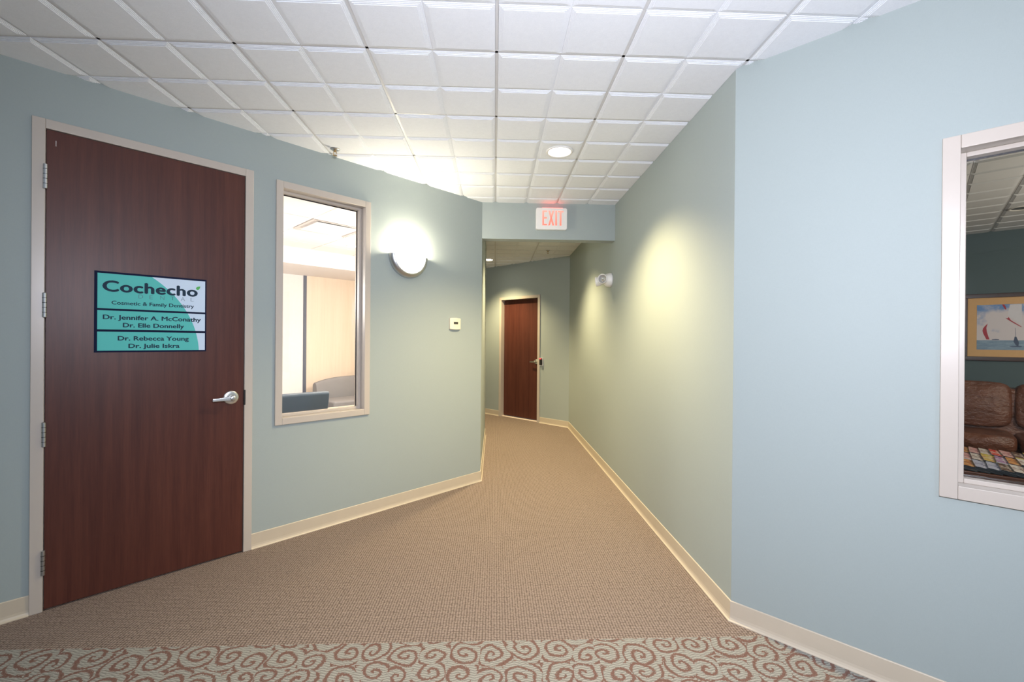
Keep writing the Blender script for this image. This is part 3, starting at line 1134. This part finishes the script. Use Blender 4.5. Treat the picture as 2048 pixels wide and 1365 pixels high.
# ---------------------------------------------------------------- waiting room behind the right window (right wall frame)
M_DTEAL = wall_mat('dim_teal_wallcovering', (0.085, 0.125, 0.135))
RCZ, RMB = 2.70, 5.13
hp = [(0, WT, 0, 1), (0, RMB, 0, -1), (-0.9, 0, 1, 0), (3.4, 0, -1, 0), (0.2, 0, q, q)]
ceiling('ceiling_waiting', 'tiled waiting room ceiling seen through the right window', RW, RCZ, 1.26, 0.36, range(-4, 4), range(-1, 8), [hp],
        [(0.06, WT), (3.4, WT), (3.4, RMB), (-0.9, RMB), (-0.9, 1.1)])
tag(MB().box(-0.9, 3.5, RMB, RMB + 0.1, 0, 2.79).build('wall_waiting_back', M_DTEAL, fr=RW), 'dark teal back wall of the waiting room', 'wall', kind='structure')
tag(MB().box(-1.0, -0.9, 1.25, RMB, 0, 2.79).build('wall_waiting_left', M_DTEAL, fr=RW), 'teal waiting room side wall out of sight', 'wall', kind='structure')
tag(MB().box(3.4, 3.5, WT, RMB, 0, 2.79).build('wall_waiting_right', M_DTEAL, fr=RW), 'teal waiting room far side wall out of sight', 'wall', kind='structure')
p = at(RW, 1.38, 3.99, RCZ - 0.0065).translation
t_ = thing('recessed_light', 'unlit recessed lamp in the waiting room ceiling', 'ceiling light', Matrix.Translation(p), 'recessed ceiling lamps')
MB().lathe([(0.097, 0.001), (0.097, -0.004), (0.09, -0.0085), (0.08, -0.0075), (0.076, -0.002), (0.075, 0.001)], seg=48).build('trim_ring', M_WHITE, t_, smooth=True)
MB().lathe([(0.0755, -0.0005), (0.068, -0.0015), (0.034, -0.0025)], seg=48).build('lens', plain('dark_lamp_can', (0.10, 0.09, 0.08), 0.3), t_, smooth=True)
light('waiting_fill', 'POINT', at(RW, 2.75, 2.4, 1.75).translation, 52, (1.0, 0.85, 0.70), size=0.2)  # added fill without a fixture, brightens the waiting room ceiling

# framed print of yachts
fp = thing('framed_print', 'framed sailing watercolour with tan mat on the teal wall', 'picture', RW)
X0, X1, Z0, Z1 = 1.083, 2.06, 1.252, 1.931
ym = RMB - 0.018
M_FWOOD = wood_mat('dark_cherry_frame', (0.030, 0.010, 0.007), (0.075, 0.025, 0.015), 0.3, 'x')
for a, b, c, d in ((X0 - 0.045, X1 + 0.045, Z1, Z1 + 0.048), (X0 - 0.045, X1 + 0.045, Z0 - 0.048, Z0), (X0 - 0.045, X0, Z0, Z1), (X1, X1 + 0.045, Z0, Z1)):
    MB().box(a, b, RMB - 0.035, RMB - 0.001, c, d).build('frame_side', M_FWOOD, fp, bevel=0.004)
MB().box(X0, X1, ym, RMB - 0.002, Z0, Z1).build('mat_board', plain('tan_mat', (0.72, 0.44, 0.21), 0.8), fp)
I0, I1, J0, J1 = 1.158, 1.985, 1.333, 1.851
MB().box(I0, I1, ym - 0.002, ym, J0, J1).build('print', painting_mat(), fp)
yp0, yp1 = ym - 0.003, ym - 0.0019
M_SAIL = plain('sail_red', (0.42, 0.035, 0.06), 0.6)
M_SAILW = plain('sail_white', (0.72, 0.70, 0.74), 0.6)
M_HULL = plain('hull_blue', (0.06, 0.09, 0.17), 0.6)


def pxs(x, y):     # crop pixels of the print (x 290..1092, y 262..1020) to metres on the wall
    return (1.158 + (x - 290) / 798.0 * 0.349, 1.851 - (y - 262) / 758.0 * 0.518)


def flat(nm, pts, mat, lab=None):
    o = MB().prism([pxs(*p_) for p_ in reversed(pts)], yp0, yp1, 'y').build(nm, mat, fp)
    if lab:
        o['label'] = lab


flat('sail', [(490, 578), (440, 620), (405, 660), (395, 700), (410, 750), (440, 800), (468, 848), (525, 848), (500, 790), (475, 720), (465, 650)], M_SAIL, 'curved red sail')
flat('sail', [(740, 264), (780, 264), (805, 300), (818, 350), (800, 350), (770, 310)], M_SAIL, 'red sail tip')
flat('sail', [(800, 492), (840, 495), (858, 475), (900, 530), (1080, 635), (1075, 645), (960, 585), (890, 545)], M_SAIL, 'long red pennant sail')
flat('sail', [(880, 268), (1080, 268), (1085, 600), (900, 490), (840, 440)], M_SAILW, 'large white sail')
flat('hull', [(560, 845), (640, 838), (700, 845), (690, 856), (575, 856)], M_HULL)
flat('hull', [(870, 958), (1000, 948), (1090, 955), (1085, 968), (900, 968)], M_HULL)
flat('mast', [(974, 660), (980, 660), (992, 860), (984, 860)], M_HULL)
flat('crew', [(945, 880), (965, 800), (995, 800), (1040, 900), (1030, 955), (985, 940)], M_HULL)

# brown leather sofa
M_LEATHER = leather_mat()
ls = thing('leather_sofa', 'brown leather sofa under the sailing picture', 'sofa', at(RW, 1.40, 4.60, 0))


def cushion(nm, x0, x1, y0, y1, z0, z1, bulge, seed, par):
    rnd = random.Random(seed)
    n = 14
    rows = []
    for k in range(n + 1):
        v = -1 + 2 * k / n
        row = []
        ring = 28
        for i in range(ring):
            a = 2 * PI * i / ring
            cx = math.copysign(abs(math.cos(a)) ** 0.35, math.cos(a))
            cz = math.copysign(abs(math.sin(a)) ** 0.35, math.sin(a))
            prof_ = max(0.0, 1 - abs(v) ** 4.0) ** 0.5
            kx = 0.90 + 0.10 * prof_
            row.append(((x0 + x1) / 2 + (x1 - x0) / 2 * cx * kx, (y0 + y1) / 2 + (y1 - y0) / 2 * v, (z0 + z1) / 2 + (z1 - z0) / 2 * cz * kx))
        rows.append(row)
    o = MB().grid(rows, closed=True, cap=True).build(nm, M_LEATHER, par, smooth=True)
    return o


for j, (x0, x1) in enumerate(((-0.72, 0.005), (0.015, 0.74))):
    b = cushion('back_cushion', x0, x1, 0.0, 0.22, 0.50, 1.00, 0.05, j, ls)
    b.rotation_euler = (-0.10, 0, 0)
    cushion('seat_cushion', x0, x1, -0.36, 0.20, 0.30, 0.475, 0.02, 5 + j, ls)
MB().box(-0.80, 0.82, 0.12, 0.42, 0.06, 0.92).build('backrest', M_LEATHER, ls, bevel=0.05, seg=3)
MB().box(-0.80, 0.82, -0.34, 0.12, 0.06, 0.31).build('base', M_LEATHER, ls, bevel=0.02)
for x0 in (-1.0, 0.78):
    MB().box(x0, x0 + 0.24, -0.38, 0.40, 0.06, 0.66).build('armrest', M_LEATHER, ls, bevel=0.06, seg=4)
for x in (-0.85, 0.85):
    for y in (-0.30, 0.32):
        MB().box(x - 0.03, x + 0.03, y - 0.03, y + 0.03, 0, 0.06).build('foot', M_BLACK, ls)

M_TABW = wood_mat('red_brown_table', (0.075, 0.026, 0.016), (0.17, 0.065, 0.036), 0.25, 'x')
tb = thing('magazine_table', 'red-brown coffee table covered with magazines behind the right window', 'table', at(RW, 1.25, 2.93, 0))
TZ = 0.425
MB().box(-0.75, 0.75, -0.46, 0.47, TZ - 0.030, TZ).build('table_top', M_TABW, tb, bevel=0.006)
MB().box(-0.70, 0.70, -0.42, 0.43, TZ - 0.11, TZ - 0.030).build('apron', M_TABW, tb)
for x in (-0.66, 0.66):
    for y in (-0.38, 0.39):
        MB().box(x - 0.035, x + 0.035, y - 0.035, y + 0.035, 0, TZ - 0.11).build('leg', M_TABW, tb)

COVERS = [('red', (0.62, 0.04, 0.03), (0.75, 0.25, 0.18), (0.8, 0.7, 0.6)), ('white', (0.72, 0.70, 0.66), (0.55, 0.40, 0.36), (0.2, 0.15, 0.14)),
          ('orange', (0.62, 0.25, 0.06), (0.7, 0.5, 0.25), (0.25, 0.08, 0.04)), ('purple', (0.32, 0.18, 0.38), (0.62, 0.42, 0.55), (0.7, 0.66, 0.7)),
          ('pale blue', (0.46, 0.50, 0.64), (0.6, 0.62, 0.72), (0.14, 0.16, 0.3)), ('dark brown', (0.09, 0.055, 0.04), (0.3, 0.2, 0.14), (0.55, 0.5, 0.45)),
          ('pink', (0.68, 0.36, 0.36), (0.75, 0.6, 0.55), (0.3, 0.1, 0.12)), ('yellow', (0.68, 0.54, 0.12), (0.5, 0.2, 0.1), (0.7, 0.66, 0.5)),
          ('teal', (0.05, 0.22, 0.26), (0.35, 0.5, 0.5), (0.7, 0.6, 0.4))]
CM = [cover_mat(c[0] + '_cover', *c[1:]) for c in COVERS]
M_PAGES = plain('page_edges', (0.62, 0.60, 0.56), 0.7)
M_SPINE = [plain('spine_dark', (0.02, 0.03, 0.04), 0.4), plain('spine_yellow', (0.7, 0.6, 0.08), 0.4), plain('spine_white', (0.7, 0.7, 0.7), 0.4)]
ORD = ['leftmost', 'second', 'third', 'fourth', 'fifth', 'sixth', 'seventh', 'eighth', 'ninth', 'tenth']
ROWN = [('front', 2.485, [2, 6, 2, 4, 4, 5, 1, 8, 6]), ('middle', 2.792, [7, 0, 6, 1, 7, 3, 2, 1, 4]), ('back', 3.10, [2, 8, 2, 6, 1, 0, 6, 5, 7])]
for ri, (rn, m0, seq) in enumerate(ROWN):
    for j, ci in enumerate(seq):
        s = 0.80 + 0.066 * j
        lbl = '%s covered magazine, %s in the %s row on the table' % (COVERS[ci][0], ORD[j] if j == 0 else ORD[j] + ' from left', rn)
        fr = at(RW, s, m0, TZ + 0.0345) @ Matrix.Rotation(math.radians(9.2), 4, 'Y') @ Matrix.Rotation(math.radians(((j * 37 + ri * 11) % 7) - 3) * 0.5, 4, 'Z')
        mg = thing('magazine', lbl, 'magazine', fr, 'magazines on the waiting room table')
        MB().box(0, 0.208, 0, 0.272, 0.0008, 0.0092).build('pages', M_PAGES, mg)
        MB().box(-0.001, 0.209, -0.001, 0.273, 0.0092, 0.0100).build('cover', CM[ci], mg)
        MB().box(-0.001, 0.209, -0.0022, -0.001, 0.0, 0.0100).build('spine', M_SPINE[(j * 5 + ri) % 3 if (j + ri) % 3 == 0 else 0], mg)
